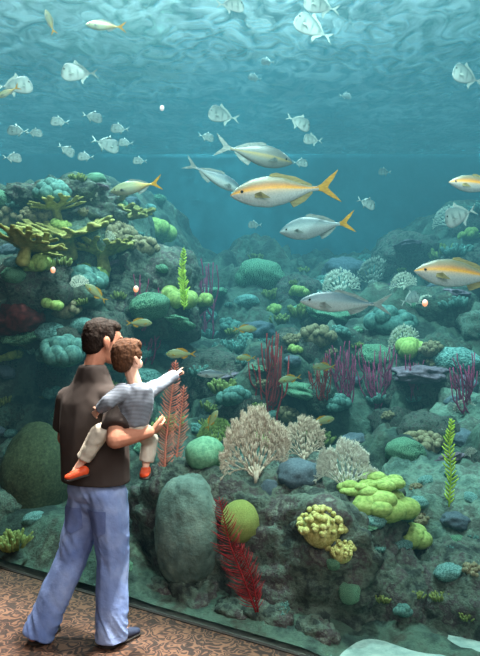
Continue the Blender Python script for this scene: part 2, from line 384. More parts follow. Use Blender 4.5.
m_fan=tex_mat('beige_sea_fan',[C(168,152,132),C(198,182,160),C(214,202,182)],14,.85,.2,60)
m_fan2=tex_mat('pale_grey_sea_fan',[C(164,164,150),C(196,198,182),C(214,216,200)],14,.85,.2,60)
m_red=tex_mat('crimson_sea_rod',[C(104,16,24),C(150,34,38)],20,.8,.3,80)
m_pink=tex_mat('salmon_sea_plume',[C(206,96,80),C(240,150,122)],20,.8,.3,80)
m_purple=tex_mat('purple_sea_whip',[C(100,30,64),C(156,54,98)],20,.8,.3,80)
m_kelp=tex_mat('yellow_green_frond',[C(120,170,40),C(196,220,80)],10,.7,.2,40)
m_elk=tex_mat('olive_elkhorn_coral',[C(92,92,46),C(138,134,70),C(172,166,100)],6,.85,.5,40)
m_cob=tex_mat('cobbled_tan_coral',[C(90,84,62),C(150,140,108)],8,.9,.5,30)
m_teal=tex_mat('teal_lobe_coral',[C(44,80,78),C(78,118,110),C(108,146,134)],6,.85,.5,24)
m_dkred=tex_mat('maroon_sponge',[C(60,20,22),C(96,36,34)],6,.95,.8,20)
m_olive=tex_mat('olive_finger_coral',[C(74,90,48),C(136,148,82)],6,.9,.4,24)
m_mauve=tex_mat('mauve_plate_coral',[C(78,66,78),C(124,108,120)],6,.9,.4,24)

def put(name,VF,mat,loc,size,lab,cat,rot=(0,0,0),group=None,sq=(1,1,1)):
    me=mesh_of(name,VF[0],VF[1],mat); return obj(name,me,loc,rot,(size*sq[0],size*sq[1],size*sq[2]),lab,cat,group)
def pl(px,py,wpx):
    p,_=snap(px,py); return p, wpx/F*p.y
p,s=pl(205,464,21); put('brain_coral',dome(3,flat=.85,amp=.05),m_domeg,p+Vector((0,.05,s*.4)),s,'smooth green domed brain coral on the large rock','coral')
p,s=pl(300,484,23); put('dome_coral',dome(5,flat=.7),m_bluegrey,p+Vector((0,.08,s*.3)),s,'blue-grey domed coral on the large rock','coral')
p,s=pl(241,522,20); put('ball_coral',dome(8,flat=1.05,amp=.05),m_ballg,p+Vector((0,.02,0)),s,'yellow-green ball coral on the rock face','coral')
p,s=pl(322,530,25); put('knob_coral',lobes(4,90,.125,.95),m_yel,p+Vector((0,.02,0)),s,'mustard-yellow knobbly coral cluster on the rock face','coral')
p,s=pl(341,552,15); put('knob_coral',lobes(9,50,.16,.95),m_yel,p+Vector((0,.0,0)),s,'small mustard-yellow knobbly coral clump','coral')
for (x,y,w,sd,sq) in ((384,508,32,1,(1,.8,.72)),(360,489,20,2,(1,.8,.6)),(404,538,24,3,(1,.9,.8)),(384,482,22,4,(1,.8,.55))):
    p,s=pl(x,y+3,w); put('lobe_coral',lobes(20+sd,12,.42,.75),m_lime,p+Vector((0,.04,.0)),s,'lime-green plate-lobed coral at the rock edge','coral',group='lime-green lobe corals',sq=sq)
p,s=pl(410,352,15); put('lobe_coral',lobes(27,9,.5,.7),m_lime,p,s,'bright yellow-green lobed coral on the reef slope','coral')
def fan_at(px,base,h,mat,seed,lab,rz=0,w=1.0,**k):
    p,_=snap(px,base); s=h/F*p.y
    put('sea_fan',fan(seed,w,**k),mat,p+Vector((0,.0,.0)),s,lab,'sea fan',rot=(0,0,rz))
fan_at(256,477,70,m_fan,2,'large beige sea fan with ragged edge on the rock',.15,.56,n0=9)
fan_at(304,459,44,m_fan,6,'small beige sea fan behind the blue-grey coral',-.2,.56,n0=7,thick=1.3)
fan_at(345,488,50,m_fan2,11,'pale grey-green sea fan on the rock top',.1,.70,n0=7,thick=1.2)
fan_at(216,444,30,m_lime,14,'small yellow-green sea fan',.1,.75,dth=6,thick=1.8)
def feather_px(name,pts,depth,mat,n,ln,ang,rb,rs,seed,lab,cat,**k):
    P=[W(a,b_,depth) for a,b_ in pts]; o=P[0].copy(); V,Fc=feather([q-o for q in P],n,ln,ang,rb,rs,seed,**k)
    return obj(name,mesh_of(name,V,Fc,mat),loc=o,label=lab,cat=cat)
d0=min(snap(240,575)[0].y,snap(230,545)[0].y,snap(250,605)[0].y,snap(220,510)[0].y)-.04
feather_px('sea_plume',[(256,612),(244,580),(230,545),(219,497)],d0,m_red,48,.12,.95,.0026,.007,3,'crimson feathery sea plume at the foot of the rock','sea plume')
feather_px('sea_plume',[(258,612),(254,585),(247,562),(238,545)],d0+.0,m_red,22,.085,.8,.0026,.006,5,'short crimson sea plume branch beside a taller one','sea plume')
feather_px('sea_plume',[(164,478),(166,440),(171,400),(176,360)],4.6,m_pink,44,.085,1.0,.0036,.008,8,'tall salmon-pink feathery sea plume','sea plume')
feather_px('sea_plume',[(174,478),(178,445),(181,415),(184,385)],4.65,m_pink,28,.075,.9,.0036,.007,9,'shorter salmon-pink sea plume','sea plume')
dk=min(snap(449,y)[0].y for y in (420,440,460,480,500))-.1
feather_px('kelp_frond',[(449,507),(451,475),(449,445),(452,418)],dk,m_kelp,20,.065,.8,.008,.006,10,'bright yellow-green frond with paired blades','seaweed',blade=.3)
feather_px('kelp_frond',[(184,310),(184,290),(182,270),(184,247)],6.1,m_kelp,22,.065,.8,.009,.006,11,'bright yellow-green frond rising from the reef','seaweed',blade=.3)
def whip_at(px,base,h,mat,seed,lab,n=9,sp=.35):
    p,_=snap(px,base); s=h/F*p.y
    put('sea_whip',whips(seed,n,1,sp),mat,p,s,lab,'sea whip')
whip_at(268,424,96,m_red,2,'crimson branching sea whip',9,.10)
whip_at(205,335,88,m_purple,4,'purple upright sea whip',8,.1)
whip_at(138,328,60,m_purple,5,'short purple sea whip',8,.2)
whip_at(345,404,68,m_purple,6,'purple sea whip cluster',13,.25)
whip_at(378,406,66,m_purple,7,'purple sea whip cluster',14,.35)
whip_at(322,398,48,m_red,8,'small crimson sea whip',9,.25)
whip_at(465,410,72,m_purple,12,'dark red sea whip at the reef edge',10,.3)
whip_at(415,398,50,m_purple,13,'short purple sea whip',8,.3)
whip_at(145,360,76,m_purple,15,'tall purple sea whip behind the child',8,.2)
c=W(38,478,5.6); put('mound_coral',dome(31,flat=1.5,amp=.05,sub=SP5),m_brown,c,.29,'large mossy green mound coral near the floor','coral')
p,s=pl(16,545,24); put('finger_coral',fingers(5,60,.8),m_olive,p,s,'olive-green finger coral clump','coral')
EK=[blob('elkhorn',elkhorn(k),.022,m_elk,2) for k in (3,8)]
for i,(x,y,w,tl) in enumerate(((70,250,62,.25),(118,232,48,.15),(30,262,46,.3),(105,268,44,.25),(60,222,36,.1))):
    p,_=snap(x,y); s=w/F*p.y/.85
    obj('elkhorn_coral',EK[i%2],p+Vector((0,-.12,.08)),(tl,0,i*1.3),s*.9,'olive-yellow elkhorn coral with flat antler branches','coral','olive elkhorn corals')
for (x,y,w,sd) in ((12,222,26,1),(38,222,20,2)):
    p,s=pl(x,y,w); put('cobble_coral',lobes(40+sd,60,.17,.8),m_cob,p,s,'tan cobbled coral on the upper reef','coral')
p,s=pl(18,318,24); put('sponge',dome(77,amp=.3),m_dkred,p,s,'dark maroon encrusting sponge','sponge')
p,s=pl(45,198,15); put('bush_coral',fingers(71,50,.9),m_rock2,p,s*1.1,'dark bushy coral on the upper reef','coral')
protos=[]
def proto(name,VF,mat,lab,cat,gr): protos.append((name,mesh_of(name,VF[0],VF[1],mat),lab,cat,gr))
proto('brain_coral',dome(51,flat=.7),m_brain_g,'green domed brain coral on the reef','coral','green brain corals')
proto('brain_coral',dome(52,flat=.6),m_brain_t,'pale teal domed coral on the reef','coral','teal dome corals')
proto('dome_coral',dome(53,flat=.6,amp=.2),m_bluegrey,'blue-grey dome coral on the reef','coral','blue-grey dome corals')
proto('lobe_coral',lobes(54,24,.3,.6),m_teal,'teal lobed coral on the reef','coral','teal lobe corals')
proto('knob_coral',lobes(55,40,.2,.7),m_cob,'tan knobbly coral on the reef','coral','tan knob corals')
proto('finger_coral',fingers(56,40,.7),m_olive,'olive finger coral on the reef','coral','finger corals')
proto('finger_coral',fingers(57,46,.6),m_teal,'teal finger coral on the reef','coral','teal finger corals')
proto('lobe_coral',lobes(58,16,.42,.5),m_lime,'yellow-green lobed coral on the reef','coral','yellow-green lobe corals')
proto('sea_fan',fan(59,.8,7,5,1.8),m_fan2,'small pale sea fan on the reef','sea fan','small sea fans')
proto('plate_coral',dome(60,flat=.35,amp=.35),m_brain_g,'flat green plate coral on the reef','coral','plate corals')
proto('plate_coral',dome(61,flat=.3,amp=.4),m_mauve,'flat mauve plate coral on the reef','coral','mauve plate corals')
wts=[4.5,4,3,5,4,5,4,2.5,2.5,4,2]
rnd=random.Random(5); cnt=0
pts=[]
tries=0
while cnt<185 and tries<8000:
    tries+=1
    px=rnd.uniform(-5,485); py=rnd.uniform(150,470)
    if px>160 and px<400 and py<255: continue
    if py>440 and 150<px<400: continue
    if noise.noise(Vector((px*.02,py*.03,1)))<-.2: continue
    p,n=snap(px,py)
    if p is None or p.y>12 or p.y<4.9: continue
    s=(7+20*rnd.random()**1.5)/F*p.y
    if any((p-q).length<(s+r)*.66 for q,r in pts): continue
    pts.append((p,s)); k=rnd.choices(range(len(protos)),wts)[0]; nm,me,lab,cat,gr=protos[k]
    obj(nm,me,p+Vector((0,0,-.15*s)),(rnd.uniform(-.3,.3),rnd.uniform(-.2,.2),rnd.uniform(0,6) if nm!='sea_fan' else rnd.uniform(-.5,.5)),s*rnd.uniform(.9,1.1)*(1.5 if nm=='sea_fan' else 1),lab,cat,gr); cnt+=1
tries=0;c2=0
while c2<28 and tries<3000:
    tries+=1
    px=rnd.uniform(0,480); py=rnd.uniform(470,620)
    p,n=snap(px,py)
    if p is None or (150<px<370 ) or p.z<.12 or (px<150 and c2>10): continue
    s=rnd.uniform(7,15)/F*p.y
    if any((p-q).length<(s+r)*.9 for q,r in pts): continue
    pts.append((p,s)); k=rnd.choices(range(7),wts[:7])[0]; nm,me,lab,cat,gr=protos[k]
    obj(nm,me,p-Vector((0,0,.3*s)),(rnd.uniform(-.3,.3),rnd.uniform(-.2,.2),rnd.uniform(0,6)),s,lab,cat,gr); c2+=1
for i in range(12):
    px=rnd.uniform(160,385); py=rnd.uniform(485,620)
    if 275<px<360 and py<560 or 150<px<265: continue
    p,n=snap(px,py); s=rnd.uniform(6,12)/F*p.y; k=rnd.choice((0,2,3,4,6,9)); nm,me,lab,cat,gr=protos[k]
    obj(nm,me,p-n*s*.2,n.to_track_quat('Z','Y').to_euler(),(s,s,s*.6),lab,cat,gr)

# ---------------------------------------------------------------- fish
m_fish=vcol_mat('fish_skin',.4,.15,70); 
def finmat(n,c1,c2): return tex_mat(n,[c1,c2],40,.5,.2,80,stretch=(.3,1,1))
fm_y=finmat('yellow_fin',C(156,108,22),C(200,150,38)); fm_g=finmat('grey_fin',C(100,112,110),C(146,156,150)); fm_p=finmat('pale_fin',C(140,156,150),C(176,188,182)); fm_o=finmat('olive_fin',C(118,108,70),C(160,144,90))
m_eye=tex_mat('fish_eye',[C(8,8,8),C(20,18,14)],20,.15,0)
def poly_fin(pts,th=.004):
    n=len(pts); V=[Vector((x,-th,z)) for x,z in pts]+[Vector((x,th,z)) for x,z in pts]
    return V,[tuple(range(n)),tuple(reversed(range(n,2*n)))]+[(i,n+i,n+(i+1)%n,(i+1)%n) for i in range(n)]
def species(prof,cf,fmat,tmat,tail,dors,anal,pect=.13,eye=(.40,.02,.014)):
    ts,tp,bt,wd=[np.array(a) for a in zip(*prof)]
    n=34;m=32;V=[];Fc=[];cols=[]
    tt=np.linspace(0,1,n)**1.15
    def ip(a):
        y=np.interp(tt,ts,a); y2=y.copy(); y2[1:-1]=(y[:-2]+2*y[1:-1]+y[2:])/4; return y2
    T,B,Wd=ip(tp),ip(bt),ip(wd)
    for i in range(n):
        x=.5-.8*tt[i]
        for k in range(m):
            a=2*math.pi*k/m; zc=(T[i]-B[i])/2; hh=(T[i]+B[i])/2
            z=zc+hh*math.sin(a); y=Wd[i]*math.cos(a)*(1-.15*abs(math.sin(a)))
            V.append(Vector((x,y,z))); cols.append(cf(tt[i],math.sin(a)))
    for i in range(n-1):
        for k in range(m):
            k2=(k+1)%m; Fc.append((i*m+k,(i+1)*m+k,(i+1)*m+k2,i*m+k2))
    Fc.append(tuple(range(m))); Fc.append(tuple(reversed([(n-1)*m+k for k in range(m)])))
    parts=[('tail_fin',poly_fin(tail),tmat),('dorsal_fin',poly_fin(dors),fmat),('anal_fin',poly_fin(anal),fmat)]
    for sg in (-1,1):
        i=int(n*.30); x=.5-.8*tt[i]; y=Wd[i]*sg
        pts=[Vector((x,y*.9,-.01)),Vector((x-.05,y+.025*sg,-.02+.02)),Vector((x-pect,y+.03*sg,-.06)),Vector((x-pect*.5,y+.02*sg,-.055)),Vector((x,y*.9,-.04))]
        parts.append(('pectoral_fin',([*pts,*[q+Vector((0,.003,0)) for q in pts]],[(0,1,2,3,4),(9,8,7,6,5)]+[(q,5+q,5+(q+1)%5,(q+1)%5) for q in range(5)]),fmat))
        ex,ez,er=eye; yi=np.interp((.5-ex)/.8,tt,Wd)
        v=[Vector((ex,yi*sg*.86,ez))+Vector((p.x*er,p.y*er*.7,p.z*er)) for p in SP3[0]]
        parts.append(('eye',(v,SP3[1]),m_eye))
    body=mesh_of('fish_body',V,Fc,m_fish,True,cols)
    pm=[(a,mesh_of(a,v[0],v[1],mm,a=='eye')) for a,v,mm in parts]
    AV=list(V);AF=list(Fc);AC=list(cols);mi=[0]*len(Fc);mats=[m_fish,fmat,tmat,m_eye]
    for a,v,mm in parts:
        o=len(AV); AV+=v[0]; AF+=[tuple(o+q for q in f) for f in v[1]]; AC+=[(.5,.5,.5,1)]*len(v[0]); mi+=[mats.index(mm)]*len(v[1])
    mg=mesh_of('fish',AV,AF,None,True,AC)
    for q in mats: mg.materials.append(q)
    mg.polygons.foreach_set('material_index',mi)
    return body,pm,mg
def lerp(a,b,t): t=max(0,min(1,t)); return tuple(a[i]*(1-t)+b[i]*t for i in range(4))
def ramp3(v,stops):
    for (a,ca),(b,cb) in zip(stops,stops[1:]):
        if v<=b: return lerp(ca,cb,(v-a)/(b-a))
    return stops[-1][1]
jackprof=[(0,.004,.004,.004),(.04,.032,.028,.018),(.12,.070,.062,.036),(.25,.108,.098,.05),(.42,.125,.116,.055),(.6,.104,.098,.045),(.78,.055,.055,.025),(.9,.022,.022,.012),(1,.018,.018,.008)]
jt=[(-.285,.018),(-.33,.035),(-.41,.095),(-.50,.150),(-.45,.075),(-.405,.028),(-.385,.0),(-.405,-.028),(-.45,-.075),(-.50,-.14),(-.41,-.088),(-.33,-.032),(-.285,-.018)]
jd=[(.16,.105),(.12,.145),(.07,.15),(.0,.130),(-.1,.106),(-.24,.035),(-.24,.02),(0,.07)]
ja=[(-.02,-.085),(-.05,-.135),(-.09,-.122),(-.16,-.095),(-.24,-.035),(-.24,-.02),(-.05,-.06)]
def zs(l,k): return [(x,z*k) for x,z in l]
snapc=lambda t,v: ramp3(v,[(-1,C(210,214,210)),(-.3,C(212,208,200)),(-.02,C(206,182,160)),(.12,C(214,160,92)),(.2,C(228,154,28)),(.32,C(214,132,34)),(.44,C(150,112,76)),(.7,C(122,108,82)),(1,C(84,86,72))])
S_snap=species([(a,b*1.15,c*1.14,d) for a,b,c,d in jackprof],snapc,fm_o,fm_y,jt,zs(jd,1.1),zs(ja,1.1))
jackc=lambda t,v: ramp3(v,[(-1,C(204,212,210)),(-.1,C(180,192,192)),(.3,C(134,150,152)),(.6,C(90,108,114)),(1,C(56,74,80))])
S_jack=species([(a,b*1.28,c*1.28,d) for a,b,c,d in jackprof],jackc,fm_g,fm_y,jt,zs(jd,1.24),zs(ja,1.24))
greyc=lambda t,v: ramp3(v,[(-1,C(180,184,176)),(-.3,C(146,152,144)),(-.05,C(176,154,90)),(.15,C(104,110,104)),(1,C(60,70,70))])
S_grey=species([(a,b*1.16,c*1.16,d) for a,b,c,d in jackprof],greyc,fm_g,fm_g,jt,zs(jd,1.1),zs(ja,1.15))
slimc=lambda t,v: ramp3(v,[(-1,C(210,218,214)),(-.2,C(180,192,190)),(.1,C(120,138,142)),(.4,C(72,92,100)),(1,C(44,60,68))])
S_slim=species([(a,b*.95,c*.9,d*.9) for a,b,c,d in jackprof],slimc,fm_g,fm_g,zs(jt,.8),zs(jd,.92),zs(ja,.92))
tailc=lambda t,v: lerp(ramp3(v,[(-1,C(190,196,174)),(0,C(160,168,136)),(1,C(100,110,76))]),C(196,154,50),(t-.55)*2)
S_tail=species([(a,b*1.1,c*1.1,d) for a,b,c,d in jackprof],tailc,fm_g,fm_y,jt,zs(jd,1.08),zs(ja,1.08))
lookp=[(0,.0,.10,.006),(.04,.10,.16,.02),(.12,.22,.215,.032),(.25,.265,.235,.04),(.42,.25,.22,.04),(.6,.20,.18,.034),(.78,.11,.10,.02),(.9,.035,.035,.01),(1,.02,.02,.007)]
lookc=lambda t,v: ramp3(v,[(-1,C(186,194,190)),(0,C(158,172,168) if (int(t*12)%3) else C(112,126,124)),(.6,C(118,134,132)),(1,C(76,92,94))])
S_look=species(lookp,lookc,fm_p,fm_p,jt,[(.16,.255),(.10,.36),(.04,.27),(-.1,.19),(-.24,.04),(-.24,.02),(0,.19)],[(-.0,-.215),(-.05,-.31),(-.10,-.18),(-.2,-.09),(-.24,-.03),(-.2,-.03),(-.03,-.15)],eye=(.415,.09,.02))
reefp=[(0,.0,.0,.006),(.04,.04,.05,.02),(.14,.11,.10,.04),(.3,.16,.14,.055),(.5,.16,.14,.05),(.7,.11,.10,.035),(.88,.05,.05,.018),(1,.045,.045,.01)]
reefc=lambda t,v: ramp3(v,[(-1,C(186,186,144)),(0,C(158,162,104)),(1,C(90,102,64))])
S_reef=species(reefp,reefc,fm_y,fm_y,zs(jt,.75),[(.2,.13),(.14,.19),(-.05,.2),(-.2,.12),(-.24,.04),(0,.12)],[(.0,-.12),(-.08,-.17),(-.2,-.11),(-.24,-.04),(-.05,-.1)])
def fish(sp,px,py,L,d,face,pitch=0,yaw=0,roll=0,lab='',detail=True,group=None):
    c=W(px,py,d); s=L/F*d/max(.5,abs(math.cos(math.radians(yaw))))
    rz=math.radians(yaw)+(math.pi if face=='L' else 0)
    rot=(Matrix.Rotation(rz,3,'Z')@Matrix.Rotation(math.radians(-pitch),3,'Y')@Matrix.Rotation(math.radians(roll),3,'X')).to_euler()
    body,pm,mg=sp
    o=obj('fish',body if detail else mg,c,rot,s,lab,'fish',group)
    if detail:
        for a,me in pm: obj(a,me,parent=o)
    return o
fish(S_snap,286,191,112,5.1,'L',-7,12,0,'orange-backed silver snapper with bright yellow forked tail')
fish(S_jack,317,227,74,5.3,'L',-6,-15,0,'silver jack with yellow forked tail')
fish(S_grey,254,154,80,5.6,'R',-10,12,0,'grey striped fish with pale belly swimming with a group')
fish(S_slim,214,177,64,5.9,'R',-24,15,0,'silver-grey fish angled downward behind another fish')
fish(S_tail,136,187,54,5.7,'L',-8,-10,0,'greenish silver fish with yellow tail above the reef')
fish(S_slim,346,303,94,4.5,'L',2,8,0,'long slender silver fish over the reef')
fish(S_snap,465,275,104,4.7,'L',4,4,0,'orange and silver snapper near the glass')
fish(S_snap,480,185,64,5.0,'L',4,4,0,'smaller yellow-striped snapper beside the tank glass')
fish(S_look,461,215,38,5.0,'L',-20,20,0,'silvery lookdown fish with tall flat body')
fish(S_look,314,29,42,6.0,'L',20,20,0,'silvery lookdown fish near the surface')
fish(S_look,322,6,38,6.2,'L',5,20,0,'silvery lookdown fish close under the surface')
fish(S_look,230,5,28,6.4,'R',5,20,0,'small silvery lookdown fish close under the surface')
fish(S_look,80,73,35,6.4,'L',-5,20,0,'silvery lookdown fish facing the reef')
fish(S_tail,106,26,40,6.2,'L',0,10,0,'pale fish with yellow tail near the surface')
fish(S_look,14,86,34,6.6,'R',10,20,0,'silvery lookdown fish above the reef')
fish(S_tail,8,92,26,6.2,'L',-30,10,0,'yellow-tailed fish angled downward above the reef')
fish(S_look,468,77,36,5.6,'L',10,25,0,'silvery lookdown fish by the tank wall')
fish(S_look,298,122,26,6.4,'R',-20,20,0,'silvery lookdown fish in mid-water')
fish(S_look,313,140,20,6.6,'L',0,20,0,'small silvery lookdown fish in mid-water')
fish(S_look,224,116,31,6.6,'L',5,25,0,'faint silvery lookdown fish in mid-water')
fish(S_tail,50,22,26,6.4,'L',70,10,0,'thin yellowish fish swimming upward')
fish(S_reef,96,293,27,5.8,'L',40,10,0,'small yellow-olive fish beside the reef')
fish(S_reef,181,354,30,5.2,'L',0,10,0,'olive reef fish beside the pointing child')
fish(S_reef,290,379,24,5.6,'L',-10,10,0,'small greenish reef fish')
fish(S_reef,324,367,24,5.6,'L',0,10,0,'small pale yellow reef fish')
fish(S_slim,216,374,38,5.2,'L',0,10,0,'pale silver fish above the corals')
fish(S_reef,245,329,24,6.0,'R',0,10,0,'small tan reef fish')
fish(S_reef,246,358,20,6.0,'L',0,10,0,'small grey-green reef fish')
fish(S_reef,322,421,26,5.1,'R',10,10,0,'small yellow-tailed reef fish')
fish(S_look,410,299,22,5.6,'R',20,25,0,'small tall grey fish')
fish(S_reef,139,323,26,5.7,'R',0,10,0,'small olive reef fish near the whips')
fish(S_reef,212,420,22,4.9,'R',60,10,0,'small yellow reef fish heading up')
for (x,y,L,d,f,pi) in ((92,117,20,7.4,'R',-10),(120,129,18,7.4,'L',0),(105,144,28,7.2,'R',-15),(18,131,20,7.2,'L',0),(12,158,18,7.0,'R',0),(66,150,18,7.2,'R',-30),(140,161,14,7.4,'L',0),(86,157,16,7.2,'L',0),(60,122,18,7.4,'L',0),(268,62,14,8.0,'L',0),(366,203,20,6.6,'R',-20),(255,225,14,7.6,'L',0),(300,163,16,7.2,'R',0),(255,78,14,8.2,'L',10),(345,96,13,8.4,'R',0),(206,137,16,7.6,'R',-10),(34,133,16,7.4,'R',0),(126,143,15,7.6,'L',0),(385,172,14,8.2,'L',0)):
    fish(S_look,x,y,L,d,f,pi,15,0,'distant small silvery fish in the hazy water',False,'distant silvery fish')

# glowing bulbs that imitate room lights reflected in the glass
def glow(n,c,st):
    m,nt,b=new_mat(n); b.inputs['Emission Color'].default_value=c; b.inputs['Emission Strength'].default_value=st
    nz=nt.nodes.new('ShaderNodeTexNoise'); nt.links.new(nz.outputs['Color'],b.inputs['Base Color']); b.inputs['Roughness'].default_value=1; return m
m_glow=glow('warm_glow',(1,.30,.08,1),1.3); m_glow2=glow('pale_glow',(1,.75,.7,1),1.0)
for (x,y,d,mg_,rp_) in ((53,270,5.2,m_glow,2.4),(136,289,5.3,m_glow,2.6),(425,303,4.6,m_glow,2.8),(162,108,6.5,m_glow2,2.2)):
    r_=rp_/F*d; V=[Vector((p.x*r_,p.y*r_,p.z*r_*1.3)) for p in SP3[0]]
    obj('reflection_glow',mesh_of('reflection_glow',V,SP3[1],mg_),W(x,y,d),label='small glowing bulb imitating a room light reflected in the glass',cat='reflection_glow',group='imitated light reflections')

# ---------------------------------------------------------------- people
m_skin=tex_mat('skin',[C(170,110,88),C(194,136,112)],9,.7,.1,120,spec=.2)
m_skin2=tex_mat('child_skin',[C(206,152,130),C(226,180,158)],9,.65,.05,120,spec=.2)
m_shirt=tex_mat('brown_cotton',[C(62,54,52),C(76,67,64)],5,.95,.35,7,dist=.02,detail=1.5,spec=.1)
m_jean=tex_mat('blue_denim',[C(96,116,170),C(128,146,194),C(162,176,214)],2.8,.9,.5,9,dist=.022,detail=4,spec=.1)
m_jean2=tex_mat('denim_pocket',[C(86,102,154),C(120,136,184)],6,.9,.3,60,dist=.006,spec=.1)
m_hair=tex_mat('dark_hair',[C(20,15,13),C(44,31,25)],90,.75,.8,220,stretch=(1,1,.2),dist=.006,spec=.15)
m_hair2=tex_mat('brown_hair',[C(54,34,25),C(100,66,46)],90,.75,.8,220,stretch=(1,1,.2),dist=.006,spec=.15)
m_stripe=tex_mat('striped_knit',[C(74,80,92),C(156,162,174)],46,.95,.1,200,kind='bands',pos=[.3,.6],dist=.004,spec=.1)
m_khaki=tex_mat('khaki_cotton',[C(178,166,152),C(206,196,182)],6,.95,.3,14,dist=.01,spec=.1)
m_redshoe=tex_mat('orange_red_shoe',[C(196,60,30),C(226,88,46)],10,.5,.1)
m_dshoe=tex_mat('dark_navy_shoe',[C(30,34,52),C(52,56,76)],10,.6,.1)
m_sole=tex_mat('shoe_sole',[C(40,36,34),C(70,62,58)],10,.8,.1)
m_white=tex_mat('eye_white',[C(225,222,216),C(240,236,230)],10,.2,0)
D0=3.83
def M(px,py,dy=0): return W(px,py,D0+dy)
def face(c,R,s,baby=False):
    f=lambda x,y,z: Vector(c)+R@Vector((x,y,z))*s
    e=lambda p,r: E(f(*p),tuple(q*s for q in r),R)
    if baby:
        L=[e((0,-.010,.030),(.086,.100,.092)),e((0,.03,-.015),(.070,.062,.070)),e((.034,.055,-.035),(.034,.034,.034)),e((-.034,.055,-.035),(.034,.034,.034)),
           e((0,.062,-.068),(.026,.024,.022)),e((0,.090,.0),(.008,.008,.012))+e((0,.101,-.014),(.012,.010,.009)),e((0,.090,-.042),(.018,.009,.006)),e((0,.088,-.052),(.015,.009,.006))]
    else:
        L=[e((0,-.012,.032),(.076,.096,.088)),
       e((0,.02,.0),(.066,.07,.075))+e((0,.045,-.06),(.048,.045,.045))+e((0,.05,.04),(.06,.045,.05)),
       e((0,.075,-.092),(.02,.018,.018))+e((0,.04,-.08),(.04,.03,.025)),
       e((0,.094,.025),(.009,.01,.01))+e((0,.116,-.014),(.012,.011,.009)),
       e((.014,.100,-.018),(.008,.01,.007)),e((-.014,.100,-.018),(.008,.01,.007)),
       e((0,.095,-.045),(.024,.010,.006)),e((0,.093,-.057),(.02,.010,.007)),
       e((.03,.088,.036),(.022,.010,.006)),e((-.03,.088,.036),(.022,.010,.006)),
       e((.04,.07,-.02),(.02,.02,.02)),e((-.04,.07,-.02),(.02,.02,.02))]
    k=1.12 if baby else 1
    for sg in (-1,1):
        L.append(e((.078*k*sg,-.008,.002),(.009,.020,.026))+e((.076*k*sg,.0,-.026),(.007,.010,.010)))
    return L
def hand(L,wr,d,n,s=1.0,curl=(.5,.5,.5,.5),thumb=1,rr=1.0):
    wr=Vector(wr); d=Vector(d).normalized(); n=Vector(n); n=(n-d*n.dot(d)).normalized(); t=d.cross(n)*thumb
    R=Matrix((t,d,n)).transposed()
    L.append(E(wr,(.026*s,.02*s,.020*s),R)+E(wr+d*.085*s,(.040*s,.012*s,.012*s),R))
    for k,(off,ln) in enumerate(((.031,.072),(.0105,.080),(-.0105,.075),(-.031,.058))):
        p=wr+(d*.088+t*off)*s; a=0; r=.0085*s*rr
        for j,fr in enumerate((.45,.32,.25)):
            a+=curl[k]*(1 if j else .7); dd=(d*math.cos(a)+n*math.sin(a)+t*off*1.5).normalized(); q=p+dd*ln*fr*s
            L.append(cap(p,q,r,r*.92)); p=q; r*=.92
    p=wr+(d*.028+t*.026)*s; q=p+(d*.6+t*.75+n*.2).normalized()*.042*s; L.append(cap(p,q,.013*s,.0105*s))
    q2=q+(d*.85+t*.35+n*.35).normalized()*.032*s; L.append(cap(q,q2,.0105*s,.0085*s))
RB=Matrix.Rotation(math.radians(-30),3,'Z')
RH=Matrix.Rotation(math.radians(-55),3,'Z')@Matrix.Rotation(math.radians(-8),3,'X')
O=Vector((-.82,D0,0))
hc=M(102,342,.03)
L=face(hc,RH,1.06)
L+=[cap(M(92,372,.0),M(98,350,.02),.056,.054),
    E(M(92,384,.0),(.11,.055,.035),RB)+E(M(92,374,.0),(.055,.050,.03),RB),
    E(M(92,392,0),(.130,.07,.045),RB)+E(M(92,405,0),(.150,.095,.07),RB)+E(M(93,428,0),(.140,.095,.08),RB),
    E(M(93,428,0),(.140,.095,.08),RB)+E(M(96,475,0),(.145,.10,.08),RB),
    cap(M(84,488,.05),M(71,560,.05),.076,.054),cap(M(71,560,.05),M(47,624,.0),.054,.038),cap(M(71,572,.05),M(64,590,.03),.054,.05),
    cap(M(110,488,-.05),M(113,560,-.045),.076,.054),cap(M(113,560,-.045),M(116,624,-.03),.054,.038),cap(M(113,572,-.045),M(114,590,-.045),.054,.05)]
sL,eL,wL=M(69,399,.10),M(65,438,.16),M(112,440,.22)
L+=[cap(sL,eL,.046,.044),cap(eL,wL,.044,.030),E(sL,.048)]
hand(L,wL,M(140,436,.10)-wL,Vector((.2,-1,.3)),1.0,(.4,.45,.5,.55),thumb=1)
sR,eR,wR=M(119,401,-.12),M(115,440,-.31),M(149,432,-.22)
L+=[cap(sR,eR,.046,.046),cap(eR,eR.lerp(wR,.35),.046,.045),cap(eR.lerp(wR,.35),wR,.045,.030),E(sR,.048)]
hand(L,wR,M(165,426,-.12)-wR,Vector((-.7,.3,.6)),.95,(.55,.6,.65,.7),thumb=1)
def foot(h,d): 
    h=Vector(h); d=Vector(d).normalized(); return [cap(h+Vector((0,0,.05))+d*.03,h+d*.12+Vector((0,0,.055)),.032,.030),cap(h+d*.12+Vector((0,0,.05)),h+d*.21+Vector((0,0,.03)),.030,.020)]
fl=(Vector((-1.115,3.74,0)),Vector((.3,.95,0)).normalized()); frr=(Vector((-.725,3.71,0)),Vector((.62,.78,0)).normalized())
for hh,dd,kn in ((fl[0],fl[1],M(47,624,.0)),(frr[0],frr[1],M(116,624,-.03))):
    L+=foot(hh,dd); L.append(cap(kn,hh+dd*.05+Vector((0,0,.07)),.036,.034))
man=obj('person',blob('man_body',L,.0045,m_skin,3,O),O,label='man in brown t-shirt and jeans carrying a toddler',cat='person')
